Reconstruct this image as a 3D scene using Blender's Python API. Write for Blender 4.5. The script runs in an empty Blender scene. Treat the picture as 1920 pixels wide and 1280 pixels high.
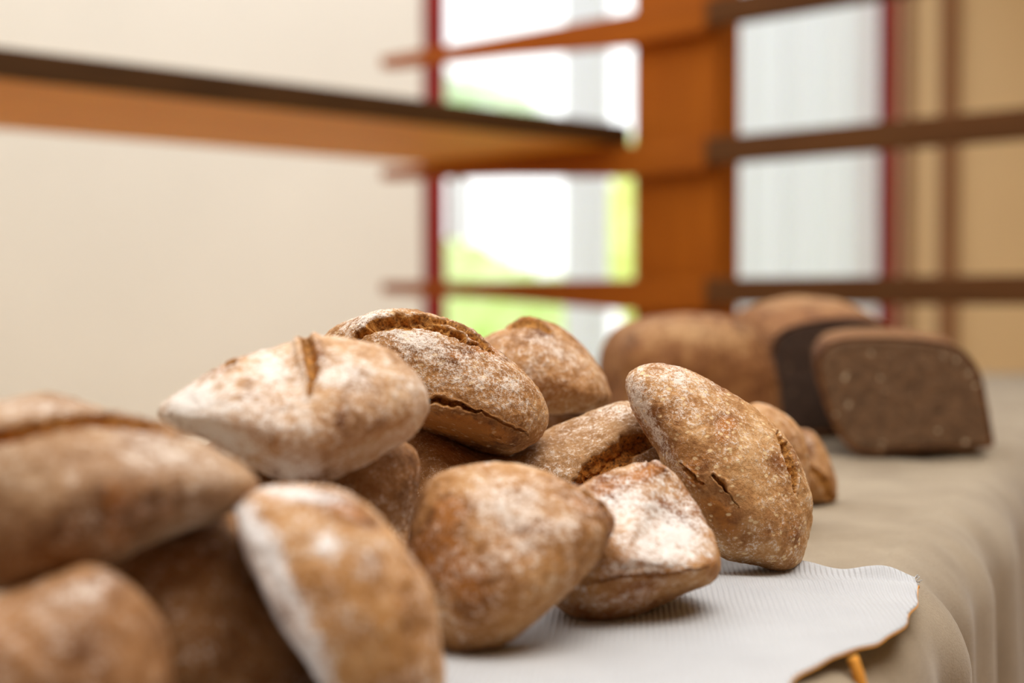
import bpy, math, random
import numpy as np
from mathutils import Vector, Matrix

# ------------------------------------------------------------------ camera
scene = bpy.context.scene
F_PX = 2800.0                      # focal length for a 1920 px wide frame
CAM_Z = 0.94                       # table top is 0.80
PITCH = math.atan(80.0 / F_PX)     # looks slightly down: horizon at y = 560
cam_d = bpy.data.cameras.new('camera')
cam = bpy.data.objects.new('camera', cam_d)
scene.collection.objects.link(cam)
cam_d.sensor_width = 36.0
cam_d.lens = F_PX / 1920.0 * 36.0
cam_d.clip_start = 0.02
cam_d.clip_end = 200.0
cam.location = (0, 0, CAM_Z)
cam.rotation_euler = (math.pi / 2 - PITCH, 0, 0)
cam_d.dof.use_dof = True
cam_d.dof.focus_distance = 0.745
cam_d.dof.aperture_fstop = 3.9
scene.camera = cam

# ------------------------------------------------------------------ light
world = bpy.data.worlds.new('overcast_sky')
scene.world = world
world.use_nodes = True
wn = world.node_tree
bg = wn.nodes['Background']
bg.inputs['Color'].default_value = (0.985, 0.99, 1.0, 1)
bg.inputs['Strength'].default_value = 1.9

def area_light(name, loc, target, sx, sy, power, col):
    d = bpy.data.lights.new(name, 'AREA')
    d.shape = 'RECTANGLE'; d.size = sx; d.size_y = sy
    d.energy = power; d.color = col
    o = bpy.data.objects.new(name, d)
    scene.collection.objects.link(o)
    o.location = loc
    o.rotation_euler = (Vector(target) - Vector(loc)).to_track_quat('-Z', 'Y').to_euler()
    return o
area_light('added_key_light', (0.30, 0.30, 2.35), (0.0, 0.66, 0.85), 1.0, 1.0, 23, (1.0, 0.965, 0.915))  # added key lamp above the table to brighten the bread pile

vs = scene.view_settings
vs.view_transform = 'Standard'; vs.look = 'None'; vs.gamma = 1.0
vs.use_curve_mapping = False
vs.exposure = 0.1

# ------------------------------------------------------------------ helpers
C = scene.collection
RNG = np.random.default_rng(7)
TABLE_Z = 0.80

def px_at(px, py, Y):
    """world point seen at pixel (px, py) at world depth Y"""
    c, s = math.cos(PITCH), math.sin(PITCH)
    u = (px - 960.0) / F_PX; v = -(py - 640.0) / F_PX
    d = np.array([u, c + v * s, -s + v * c])
    d = d / d[1] * Y
    return np.array([d[0], d[1], CAM_Z + d[2]])

def link_mesh(name, verts, faces, mat=None, parent=None, smooth=True, loc=None):
    me = bpy.data.meshes.new(name)
    verts = np.asarray(verts, dtype=float)
    if loc is not None:
        verts = verts - np.asarray(loc)
    me.from_pydata([tuple(v) for v in verts], [], [tuple(f) for f in faces])
    me.update()
    if smooth:
        me.polygons.foreach_set('use_smooth', np.ones(len(me.polygons), dtype=bool))
    o = bpy.data.objects.new(name, me)
    C.objects.link(o)
    if loc is not None:
        o.location = tuple(loc)
    if mat: me.materials.append(mat)
    if parent: o.parent = parent
    return o

def empty(name, loc, rz=0.0):
    o = bpy.data.objects.new(name, None)
    o.empty_display_size = 0.05
    C.objects.link(o); o.location = tuple(loc); o.rotation_euler = (0, 0, rz)
    return o

def tag(o, label=None, cat=None, group=None, kind=None):
    if label: o['label'] = label
    if cat: o['category'] = cat
    if group: o['group'] = group
    if kind: o['kind'] = kind
    return o

def box_mesh(x0, x1, y0, y1, z0, z1):
    v = [(x0,y0,z0),(x1,y0,z0),(x1,y1,z0),(x0,y1,z0),(x0,y0,z1),(x1,y0,z1),(x1,y1,z1),(x0,y1,z1)]
    f = [(0,3,2,1),(4,5,6,7),(0,1,5,4),(1,2,6,5),(2,3,7,6),(3,0,4,7)]
    return v, f

def box(name, x0, x1, y0, y1, z0, z1, mat, parent=None, bevel=0.0):
    v, f = box_mesh(x0, x1, y0, y1, z0, z1)
    o = link_mesh(name, v, f, mat, parent, smooth=False)
    if bevel:
        m = o.modifiers.new('bevel', 'BEVEL'); m.width = bevel; m.segments = 3
    return o

# lattice value noise -------------------------------------------------
def _hash(ix, iy, iz, seed):
    h = (ix * 374761393 + iy * 668265263 + iz * 2147483647 + seed * 974634777) & 0xFFFFFFFF
    h = ((h ^ (h >> 13)) * 1274126177) & 0xFFFFFFFF
    h = (h ^ (h >> 16)) & 0xFFFFFFFF
    return h.astype(np.float64) / 4294967295.0

def vnoise(p, scale, seed=0):
    q = np.asarray(p) * scale + 1000.0
    i = np.floor(q).astype(np.int64); f = q - i
    f = f * f * f * (f * (f * 6 - 15) + 10)
    out = 0
    for dx in (0, 1):
        for dy in (0, 1):
            for dz in (0, 1):
                w = (f[:,0] if dx else 1-f[:,0]) * (f[:,1] if dy else 1-f[:,1]) * (f[:,2] if dz else 1-f[:,2])
                out = out + w * _hash(i[:,0]+dx, i[:,1]+dy, i[:,2]+dz, seed)
    return out * 2 - 1

def fbm(p, scale, octs, seed=0, gain=0.5):
    a, t, out = 1.0, 0.0, 0
    for k in range(octs):
        out = out + a * vnoise(p, scale * 2**k, seed + k * 17); t += a; a *= gain
    return out / t

def smoothstep(a, b, x):
    t = np.clip((x - a) / (b - a), 0, 1)
    return t * t * (3 - 2 * t)

# ------------------------------------------------------------------ node material helpers
def new_mat(name):
    m = bpy.data.materials.new(name); m.use_nodes = True
    nt = m.node_tree
    b = nt.nodes['Principled BSDF']
    return m, nt, b

def N(nt, t, **kw):
    n = nt.nodes.new(t)
    for k, v in kw.items(): setattr(n, k, v)
    return n

def noise_node(nt, vec, scale, detail=4, rough=0.55, dist=0.0):
    n = N(nt, 'ShaderNodeTexNoise')
    n.inputs['Scale'].default_value = scale; n.inputs['Detail'].default_value = detail
    n.inputs['Roughness'].default_value = rough; n.inputs['Distortion'].default_value = dist
    nt.links.new(vec, n.inputs['Vector'])
    return n.outputs['Fac']

def math_node(nt, op, a, b=None, c=None, clamp=False):
    n = N(nt, 'ShaderNodeMath', operation=op); n.use_clamp = clamp
    for i, v in enumerate((a, b, c)):
        if v is None: continue
        if isinstance(v, (int, float)): n.inputs[i].default_value = v
        else: nt.links.new(v, n.inputs[i])
    return n.outputs[0]

def ramp(nt, fac, stops):
    n = N(nt, 'ShaderNodeValToRGB')
    e = n.color_ramp.elements
    while len(e) < len(stops): e.new(0.5)
    for i, (p, c) in enumerate(stops):
        e[i].position = p
        e[i].color = (*c, 1) if len(c) == 3 else c
    nt.links.new(fac, n.inputs['Fac'])
    return n.outputs['Color']

def maprange(nt, v, a, b, c=0.0, d=1.0):
    n = N(nt, 'ShaderNodeMapRange', interpolation_type='SMOOTHSTEP')
    nt.links.new(v, n.inputs['Value'])
    n.inputs['From Min'].default_value = a; n.inputs['From Max'].default_value = b
    n.inputs['To Min'].default_value = c; n.inputs['To Max'].default_value = d
    return n.outputs['Result']

def mixc(nt, fac, a, b):
    n = N(nt, 'ShaderNodeMix', data_type='RGBA')
    if isinstance(fac, (int, float)): n.inputs[0].default_value = fac
    else: nt.links.new(fac, n.inputs[0])
    for sock, v in ((n.inputs[6], a), (n.inputs[7], b)):
        if isinstance(v, tuple): sock.default_value = (*v, 1) if len(v) == 3 else v
        else: nt.links.new(v, sock)
    return n.outputs[2]

def srgb(r, g, b):
    def f(c):
        c /= 255.0
        return c / 12.92 if c <= 0.04045 else ((c + 0.055) / 1.055) ** 2.4
    return (f(r), f(g), f(b))

def flat_mat(name, col, rough=0.7, var=0.06, scale=6.0, bump=0.0):
    m, nt, b = new_mat(name)
    tc = N(nt, 'ShaderNodeTexCoord').outputs['Object']
    n = noise_node(nt, tc, scale, 5)
    lo = tuple(max(0, c * (1 - var)) for c in col); hi = tuple(min(1, c * (1 + var)) for c in col)
    nt.links.new(ramp(nt, n, [(0.3, lo), (0.7, hi)]), b.inputs['Base Color'])
    b.inputs['Roughness'].default_value = rough
    if bump:
        bn = N(nt, 'ShaderNodeBump'); bn.inputs['Strength'].default_value = bump
        bn.inputs['Distance'].default_value = 0.002
        nt.links.new(noise_node(nt, tc, scale * 30, 3), bn.inputs['Height'])
        nt.links.new(bn.outputs['Normal'], b.inputs['Normal'])
    return m

def wood_mat(name, dark, light, axis='X', scale=3.0, rough=0.45):
    m, nt, b = new_mat(name)
    b.inputs['Specular IOR Level'].default_value = 0.15
    tc = N(nt, 'ShaderNodeTexCoord').outputs['Object']
    mp = N(nt, 'ShaderNodeMapping')
    s = {'X': (1, 14, 14), 'Z': (14, 14, 1)}[axis]
    mp.inputs['Scale'].default_value = s
    nt.links.new(tc, mp.inputs['Vector'])
    n = noise_node(nt, mp.outputs['Vector'], scale, 5, 0.6, 0.6)
    n2 = noise_node(nt, tc, 5.0, 2)
    f = math_node(nt, 'ADD', math_node(nt, 'MULTIPLY', n, 0.7), math_node(nt, 'MULTIPLY', n2, 0.3))
    nt.links.new(ramp(nt, f, [(0.3, dark), (0.7, light)]), b.inputs['Base Color'])
    b.inputs['Roughness'].default_value = rough
    bn = N(nt, 'ShaderNodeBump'); bn.inputs['Strength'].default_value = 0.15; bn.inputs['Distance'].default_value = 0.002
    nt.links.new(n, bn.inputs['Height']); nt.links.new(bn.outputs['Normal'], b.inputs['Normal'])
    return m

# ------------------------------------------------------------------ the room
M_cream = flat_mat('cream_plaster', srgb(234, 228, 216), 0.9, 0.025, 1.5, 0.1)
M_ochre = flat_mat('ochre_plaster', srgb(224, 196, 150), 0.9, 0.03, 1.5, 0.1)
M_floor = wood_mat('floor_boards', srgb(200, 172, 134), srgb(218, 192, 154), 'X', 2.0, 0.5)
M_red = flat_mat('red_paint', srgb(138, 18, 4), 0.75, 0.08, 8)
M_brown = flat_mat('brown_paint', srgb(140, 98, 62), 0.6, 0.06, 8)

WALL_Y = 5.6
WX0 = (792 - 960) / F_PX * WALL_Y
WX1 = (1688 - 960) / F_PX * WALL_Y
SILL, HEAD = 0.35, 2.55
def struct(name, v, f, mat):
    o = link_mesh(name, v, f, mat, smooth=False); o['kind'] = 'structure'; return o

struct('floor', *box_mesh(-2.6, 3.2, -1.6, WALL_Y + 0.3, -0.05, 0.0), M_floor)
o = struct('wall_back', *box_mesh(-2.6, WX0, WALL_Y, WALL_Y + 0.13, 0.0, 3.0), M_cream)
struct('wall_back_corner', *box_mesh(WX1, 3.2, WALL_Y, WALL_Y + 0.13, 0.0, 3.0), M_ochre)
struct('wall_back_parapet', *box_mesh(WX0, WX1, WALL_Y, WALL_Y + 0.13, 0.0, SILL), M_cream)
struct('wall_back_lintel', *box_mesh(WX0, WX1, WALL_Y, WALL_Y + 0.13, HEAD, 3.0), M_cream)
struct('wall_left', *box_mesh(-2.8, -2.6, -1.6, WALL_Y + 0.3, 0.0, 3.0), M_cream)
struct('fill_block_wall', *box_mesh(-2.8, 3.4, -1.8, -1.6, 0.0, 3.0), M_brown)  # unseen wall added to block front fill, brown to keep bounce low
struct('wall_right', *box_mesh(3.2, 3.4, -1.6, WALL_Y + 0.3, 0.0, 3.0), M_ochre)
struct('sky_block_front', *box_mesh(-2.8, 3.4, -1.8, 0.15, 2.5, 2.65), M_cream)  # unseen slab added over the camera side to cut sky light from the front
struct('sky_block_right', *box_mesh(1.5, 3.4, 0.15, WALL_Y, 2.5, 2.65), M_cream)  # unseen slab added to shade the right wall and right arms
# brown uprights on the wall right of the window
for i, (pa, pb) in enumerate(((1690, 1706), (1757, 1792))):
    xa = (pa - 960) / F_PX * WALL_Y; xb = (pb - 960) / F_PX * WALL_Y
    struct('trim_%d' % (i + 1), *box_mesh(xa, xb, WALL_Y - 0.025, WALL_Y, 0.0, 3.0), M_brown)

# window: red frame, glass
win = empty('window_1', ((WX0 + WX1) / 2, WALL_Y + 0.05, SILL)); win['kind'] = 'structure'
def wbox(name, x0, x1, z0, z1, mat, y0=0.0, y1=0.07, bevel=0.004):
    cx = (WX0 + WX1) / 2
    return box(name, x0 - cx, x1 - cx, y0, y1, z0 - SILL, z1 - SILL, mat, win, bevel)
FW = 0.085
wbox('window_frame', WX0, WX0 + FW, SILL, HEAD, M_red)
wbox('window_frame', WX1 - FW * 1.0, WX1, SILL, HEAD, M_red)
wbox('window_frame', WX0 + FW, WX1 - FW * 1.0, SILL, SILL + FW, M_red)
wbox('window_frame', WX0 + FW, WX1 - FW * 1.0, HEAD - FW, HEAD, M_red)
mul_x = (1290 - 960) / F_PX * WALL_Y
wbox('window_mullion', mul_x - 0.04, mul_x + 0.04, SILL + FW, HEAD - FW, M_red)
wbox('window_sill', WX0, WX1, SILL - 0.03, SILL, M_brown, -0.12, 0.0)
def glass_mat():
    m = bpy.data.materials.new('window_glass'); m.use_nodes = True
    nt = m.node_tree; nt.nodes.clear()
    out = N(nt, 'ShaderNodeOutputMaterial')
    tr = N(nt, 'ShaderNodeBsdfTransparent'); tr.inputs['Color'].default_value = (0.97, 0.98, 0.97, 1)
    gl = N(nt, 'ShaderNodeBsdfGlossy'); gl.inputs['Roughness'].default_value = 0.02
    tc = N(nt, 'ShaderNodeTexCoord').outputs['Object']
    fr = N(nt, 'ShaderNodeFresnel'); fr.inputs['IOR'].default_value = 1.3
    fac = math_node(nt, 'MULTIPLY', fr.outputs[0], maprange(nt, noise_node(nt, tc, 2.0), 0.2, 0.8, 0.9, 1.0))
    mx = N(nt, 'ShaderNodeMixShader')
    nt.links.new(fac, mx.inputs[0]); nt.links.new(tr.outputs[0], mx.inputs[1]); nt.links.new(gl.outputs[0], mx.inputs[2])
    nt.links.new(mx.outputs[0], out.inputs['Surface'])
    return m
M_glass = glass_mat()
wbox('pane', WX0 + FW, mul_x - 0.04, SILL + FW, HEAD - FW, M_glass, 0.03, 0.034, 0)
wbox('pane', mul_x + 0.04, WX1 - FW * 1.0, SILL + FW, HEAD - FW, M_glass, 0.03, 0.034, 0)

# sheer curtains hanging at the window
def curtain_mat():
    m, nt, b = new_mat('sheer_white_curtain')
    tc = N(nt, 'ShaderNodeTexCoord').outputs['Object']
    n = noise_node(nt, tc, 400, 2)
    nt.links.new(ramp(nt, n, [(0.3, (0.82, 0.81, 0.84)), (0.7, (0.90, 0.89, 0.92))]), b.inputs['Base Color'])
    b.inputs['Roughness'].default_value = 0.9
    tl = N(nt, 'ShaderNodeBsdfTranslucent'); tl.inputs['Color'].default_value = (0.86, 0.85, 1.0, 1)
    mx = N(nt, 'ShaderNodeMixShader'); mx.inputs[0].default_value = 0.72
    out = nt.nodes['Material Output']
    nt.links.new(b.outputs[0], mx.inputs[1]); nt.links.new(tl.outputs[0], mx.inputs[2])
    nt.links.new(mx.outputs[0], out.inputs['Surface'])
    return m
M_curtain = curtain_mat()
def curtain(pa, pb, Y, waves, label):
    xa = (pa - 960) / F_PX * Y; xb = (pb - 960) / F_PX * Y
    nx, nz = 90, 14
    V = []; Fc = []
    for j in range(nz + 1):
        z = SILL + 0.02 + (HEAD - 0.05 - SILL) * j / nz
        for i in range(nx + 1):
            t = i / nx
            y = Y + 0.014 * math.sin(t * waves * 2 * math.pi + 0.4 * math.sin(5 * t)) + 0.005 * math.sin(t * 23 + z)
            V.append((xa + (xb - xa) * t, y, z))
    for j in range(nz):
        for i in range(nx):
            a = j * (nx + 1) + i
            Fc.append((a, a + 1, a + nx + 2, a + nx + 1))
    e = empty('sheer_curtain', ((xa + xb) / 2, Y, SILL))
    tag(e, label, 'curtain')
    o = link_mesh('fabric', V, Fc, M_curtain, e, loc=((xa + xb) / 2, Y, SILL)); o.location = (0, 0, 0)
    rod = box('rod', xa - (xa + xb) / 2, xb - (xa + xb) / 2, -0.012, 0.012, HEAD - SILL - 0.035, HEAD - SILL - 0.015, M_brown, e, 0.008)
    return e
curtain(1300, 1644, WALL_Y - 0.06, 6, 'white sheer curtain over the window pane right of the post')
curtain(1058, 1142, WALL_Y - 0.06, 2, 'narrow gathered white curtain in the window left of the post')

# ------------------------------------------------------------------ the garden outside
M_lawn = flat_mat('lawn_grass', srgb(205, 228, 150), 0.9, 0.15, 2.0)
struct('ground_lawn', *box_mesh(-14, 18, WALL_Y + 0.3, 34, -0.12, -0.06), M_lawn)
def leaf_mat(name, a, b_):
    m, nt, b = new_mat(name)
    tc = N(nt, 'ShaderNodeTexCoord').outputs['Object']
    n = noise_node(nt, tc, 7, 6, 0.7)
    nt.links.new(ramp(nt, n, [(0.35, a), (0.65, b_)]), b.inputs['Base Color'])
    b.inputs['Roughness'].default_value = 0.8
    return m
M_leafA = leaf_mat('pale_green_leaves', srgb(204, 228, 150), srgb(232, 246, 196))
M_leafB = leaf_mat('yellow_green_leaves', srgb(222, 230, 130), srgb(244, 247, 185))
M_leafC = leaf_mat('grey_green_leaves', srgb(190, 212, 180), srgb(225, 236, 215))
M_trunk = wood_mat('bark', srgb(80, 62, 48), srgb(120, 96, 76), 'Z')

def cube_sphere(n):
    g = np.tan(np.linspace(-1, 1, n + 1) * math.pi / 4)
    A, B = np.meshgrid(g, g, indexing='ij'); O = np.ones_like(A)
    faces_xyz = [(O, A, B), (-O, B, A), (B, O, A), (A, -O, B), (A, B, O), (B, A, -O)]
    P = []; Q = []; off = 0
    for X, Y, Z in faces_xyz:
        p = np.stack([X, Y, Z], -1).reshape(-1, 3); P.append(p)
        i = np.arange(n)[:, None]; j = np.arange(n)[None, :]
        a = off + i * (n + 1) + j
        Q.append(np.stack([a, a + n + 1, a + n + 2, a + 1], -1).reshape(-1, 4)); off += (n + 1) ** 2
    P = np.concatenate(P); Q = np.concatenate(Q)
    P /= np.linalg.norm(P, axis=1, keepdims=True)
    _, idx, inv = np.unique(np.round(P, 6), axis=0, return_index=True, return_inverse=True)
    return P[idx], inv.reshape(-1)[Q]

def foliage(loc, r, seed, n=40):
    P, Q = cube_sphere(n)
    d = 1 + 0.28 * fbm(P, 2.2, 3, seed) + 0.16 * vnoise(P, 9, seed + 5)
    return P * d[:, None] * np.array(r) + np.array(loc), Q

def tree(px, Y, zc, r, trunk_r, mat, label, seed):
    x = (px - 960) / F_PX * Y
    e = empty('garden_tree', (x, Y, -0.06)); tag(e, label, 'tree')
    V, Q = foliage((0, 0, zc + 0.06), r, seed)
    link_mesh('foliage', V, Q, mat, e)
    h = max(zc - r[2] * 0.5, 0.3)
    k = 10; tv = []; tf = []
    for j, (zz, rr) in enumerate(((0, trunk_r * 1.5), (h * 0.3, trunk_r), (h + 0.2, trunk_r * 0.7))):
        for i in range(k):
            a = i / k * 2 * math.pi; tv.append((rr * math.cos(a), rr * math.sin(a), zz))
    for j in range(2):
        for i in range(k):
            tf.append((j*k+i, j*k+(i+1)%k, (j+1)*k+(i+1)%k, (j+1)*k+i))
    link_mesh('trunk', tv, tf, M_trunk, e)
tree(860, 12.5, 2.42, (0.75, 0.6, 0.33), 0.06, M_leafC, 'pale grey green tree crown seen high through the window left pane', 3)
tree(1185, 10.0, 1.35, (0.16, 0.16, 0.62), 0.03, M_leafB, 'slim yellow green tree seen just left of the post', 11)
def hedge(px0, px1, Y, top, mat, label, seed):
    xa = (px0 - 960) / F_PX * Y; xb = (px1 - 960) / F_PX * Y
    V, Q = foliage(((0, 0, top / 2)), ((xb - xa) / 2, 0.35, top / 2), seed)
    o = link_mesh('garden_bush', V, Q, mat); o.location = ((xa + xb) / 2, Y, -0.06)
    tag(o, label, 'bush')
hedge(560, 1062, 9.0, 1.36, M_leafA, 'rounded light green bush behind the lower left window pane', 21)

# ------------------------------------------------------------------ rack with arms
M_rack = wood_mat('orange_brown_wood', srgb(142, 72, 6), srgb(168, 92, 12), 'Z', 3.0, 0.7)
M_arm = wood_mat('brown_arm_wood', srgb(136, 68, 6), srgb(162, 88, 12), 'X', 3.0, 0.7)
M_arm_shade = wood_mat('shaded_arm_wood', srgb(78, 46, 18), srgb(100, 62, 28), 'X', 3.0, 0.7)  # darker copy of the arm wood: shade on the right arms put into colour
M_board = wood_mat('honey_board_wood', srgb(200, 124, 14), srgb(222, 152, 26), 'X', 2.0, 0.5)
M_edge = wood_mat('dark_stained_edge', srgb(58, 36, 14), srgb(84, 54, 24), 'X', 3.0, 0.6)

ARM_TOPS = (0.612, 0.330, 0.042)    # above camera height
def rack(corner, label, low=True):
    # local X points from the post towards the near right (arm direction), local Y away
    e = empty('bakery_rack', (corner[0], corner[1], 0.0), -math.pi / 4)
    tag(e, label, 'rack')
    w, b = 0.225, 0.082
    box('post', -w, 0, 0, b, 0.03, 2.3, M_rack, e, 0.006)
    box('foot', -0.62, 0.42, -0.02, b + 0.02, 0.0, 0.06, M_rack, e, 0.006)
    box('foot', -w / 2 - 0.05, -w / 2 + 0.05, -0.4, 0.45, 0.0, 0.055, M_rack, e, 0.006)
    T = 0.04
    for at in ARM_TOPS + ((-0.30,) if low else ()):
        z = CAM_Z + at
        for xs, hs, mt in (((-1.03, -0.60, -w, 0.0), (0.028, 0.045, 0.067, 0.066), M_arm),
                           ((0.0002, 0.45, 0.98), (0.054, 0.053, 0.052), M_arm_shade)):
            v = []; f = []
            for x, h in zip(xs, hs):
                v += [(x, -T, z - h), (x, -0.0005, z - h), (x, -0.0005, z), (x, -T, z)]
            for k in range(len(xs) - 1):
                a = k * 4
                for q in range(4):
                    f.append((a + q, a + (q + 1) % 4, a + 4 + (q + 1) % 4, a + 4 + q))
            n = (len(xs) - 1) * 4
            f += [(3, 2, 1, 0), (n, n + 1, n + 2, n + 3)]
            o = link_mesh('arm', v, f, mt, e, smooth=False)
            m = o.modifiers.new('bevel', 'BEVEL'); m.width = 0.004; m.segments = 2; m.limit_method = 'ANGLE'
    return e
Yc = 3.1
rack(((1342 - 960) / F_PX * Yc, Yc), 'tall orange brown wooden bakery rack post with level arms before the window', low=False)

# shelf board lying on the middle arm, running to the near left
be = empty('shelf_board', (0, 0, 0))
tag(be, 'wide honey coloured shelf board with dark edge resting on the rack arm', 'shelf')
zb = CAM_Z + ARM_TOPS[1] + 0.001
nA = np.array([0.257, 3.260]); dB = np.array([0.713, 0.701]); dB /= np.linalg.norm(dB)
nB = np.array([-dB[1], dB[0]])
ang = math.atan2(dB[1], dB[0])
be.location = (nA[0], nA[1], zb); be.rotation_euler = (0, 0, ang)
LB, WB, TB = 2.1, 0.64, 0.044
box('board', -LB, 0.0, 0.012, WB, 0.0, TB, M_board, be, 0.003)
box('edge_strip', -LB, 0.0, 0.0, 0.0118, 0.0, TB + 0.003, M_edge, be, 0.003)

# ------------------------------------------------------------------ table, cloths
tdir = np.array([0.42, 1.0]); tdir /= np.linalg.norm(tdir)      # along the table edge, away
tnor = np.array([tdir[1], -tdir[0]])                             # outwards, to the near right
E0 = np.array([0.200, 0.730])                                    # a point on the table's right edge
S0, S1 = -0.62, 2.24
TW = 0.72
M_tablewood = wood_mat('table_wood', srgb(120, 78, 44), srgb(150, 104, 62), 'X')
te = empty('table', (E0[0], E0[1], 0.0), math.atan2(tdir[1], tdir[0]))
tag(te, 'long wooden table hidden under the beige tablecloth', 'table')
# local X = along edge, local Y = inwards (left)
box('table_top', S0, S1, 0.045, TW - 0.04, TABLE_Z - 0.045, TABLE_Z - 0.008, M_tablewood, te, 0.01)
for lx in (S0 + 0.12, S1 - 0.12):
    for ly in (0.11, TW - 0.11):
        box('leg', lx - 0.03, lx + 0.03, ly - 0.03, ly + 0.03, 0.0, TABLE_Z - 0.045, M_tablewood, te, 0.004)

def cloth_mat(name, c0, c1, weave=1500, rib=False, rough=0.9, rib_rot=0.0):
    m, nt, b = new_mat(name)
    tc = N(nt, 'ShaderNodeTexCoord').outputs['Object']
    n = noise_node(nt, tc, 14, 4)
    fine = noise_node(nt, tc, weave, 2)
    f = math_node(nt, 'ADD', math_node(nt, 'MULTIPLY', n, 0.6), math_node(nt, 'MULTIPLY', fine, 0.4))
    nt.links.new(ramp(nt, f, [(0.35, c0), (0.65, c1)]), b.inputs['Base Color'])
    b.inputs['Roughness'].default_value = rough
    b.inputs['Sheen Weight'].default_value = 0.2
    h = fine
    bn = N(nt, 'ShaderNodeBump'); bn.inputs['Strength'].default_value = 0.35; bn.inputs['Distance'].default_value = 0.0006
    if rib:
        mp = N(nt, 'ShaderNodeMapping'); mp.inputs['Rotation'].default_value = (0, 0, rib_rot)
        nt.links.new(tc, mp.inputs['Vector'])
        wv = N(nt, 'ShaderNodeTexWave', wave_type='BANDS', bands_direction='X', wave_profile='SIN')
        wv.inputs['Scale'].default_value = 2 * math.pi / 20 / 0.0026
        wv.inputs['Distortion'].default_value = 1.2; wv.inputs['Detail'].default_value = 2
        wv.inputs['Detail Scale'].default_value = 0.35
        nt.links.new(mp.outputs['Vector'], wv.inputs['Vector'])
        h = math_node(nt, 'ADD', math_node(nt, 'MULTIPLY', wv.outputs['Fac'], 0.7), math_node(nt, 'MULTIPLY', fine, 0.4))
        bn.inputs['Strength'].default_value = 0.9; bn.inputs['Distance'].default_value = 0.0009
    nt.links.new(h, bn.inputs['Height']); nt.links.new(bn.outputs['Normal'], b.inputs['Normal'])
    return m
M_tcloth = cloth_mat('beige_linen', srgb(132, 114, 90), srgb(162, 145, 120), 900)
M_towel = cloth_mat('white_ribbed_cotton', srgb(180, 180, 181), srgb(196, 196, 196), 1800, rib=True, rib_rot=0.08)
M_hem = flat_mat('orange_hem_thread', srgb(240, 165, 62), 0.8, 0.1, 300)

def make_tablecloth():
    ns, R = 300, 0.045
    prof = []                                     # (u outward from edge line, z drop, k = how far down the drape)
    for u in np.linspace(-TW, -0.03, 60): prof.append((u, 0.0, 0.0))
    for a in np.linspace(0, math.pi / 2, 12)[1:]:
        prof.append((-0.03 + R * math.sin(a), -R * (1 - math.cos(a)), 0.4 * a / (math.pi / 2)))
    for d in np.linspace(0, 0.52, 46)[1:]: prof.append((-0.03 + R, -R - d, 0.4 + 0.6 * min(1, d / 0.25)))
    left = []
    for d in np.linspace(0.5, 0, 10)[:-1]: left.append((-TW - 0.02, -0.02 - d, 0.3))
    prof = left + prof
    prof = np.array(prof)
    S = np.linspace(S0, S1, ns)
    U, SS = np.meshgrid(np.arange(len(prof)), S)
    u = prof[U, 0]; z = prof[U, 1]; k = prof[U, 2]
    p3 = np.stack([SS.ravel(), u.ravel(), z.ravel() * 0.25], -1)
    # folds that start at the bend and deepen downwards
    ph = SS + 0.05 * np.sin(SS * 7.0) + 0.10 * (z) + 0.07 * vnoise(np.stack([SS.ravel(), 0 * SS.ravel(), 0 * SS.ravel()], -1), 5.3, 61).reshape(SS.shape)
    f1 = np.sin(ph * 2 * math.pi / 0.115) * 0.6 + np.sin(ph * 2 * math.pi / 0.19 + 1.1) * 0.5
    f1 = np.sign(f1) * np.abs(f1) ** 0.8
    right = (u > -0.05)
    off = np.where(right, k * 0.017 * f1, 0)
    near = np.clip(1 - np.abs(u + 0.0) / 0.22, 0, 1) ** 2
    n1 = fbm(p3, 9.0, 3, 31).reshape(SS.shape); n2 = fbm(p3 * np.array([1.4, 0.8, 1]), 22.0, 2, 77).reshape(SS.shape)
    top = (z > -1e-6)
    dz = np.where(top, 0.0030 * (n1 - 0.3) + near * 0.009 * np.minimum(n2, 0.15) - 0.0012, 0.003 * n2)
    dz = np.where(top, np.minimum(dz, 0.0), dz)
    off = off + np.where(right & ~top, 0.006 * n1, 0)
    uu = u + off
    X = E0[0] + tdir[0] * SS + tnor[0] * uu
    Y = E0[1] + tdir[1] * SS + tnor[1] * uu
    Z = TABLE_Z + z + dz
    V = np.stack([X.ravel(), Y.ravel(), Z.ravel()], -1)
    m = len(prof)
    i = np.arange(ns - 1)[:, None]; j = np.arange(m - 1)[None, :]
    a = i * m + j
    Fq = np.stack([a, a + m, a + m + 1, a + 1], -1).reshape(-1, 4)
    o = link_mesh('tablecloth', V, Fq[:, ::-1], M_tcloth, loc=(E0[0], E0[1], TABLE_Z))
    tag(o, 'beige linen tablecloth draped over the long table edge in soft folds', 'tablecloth')
    return o
make_tablecloth()

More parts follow.
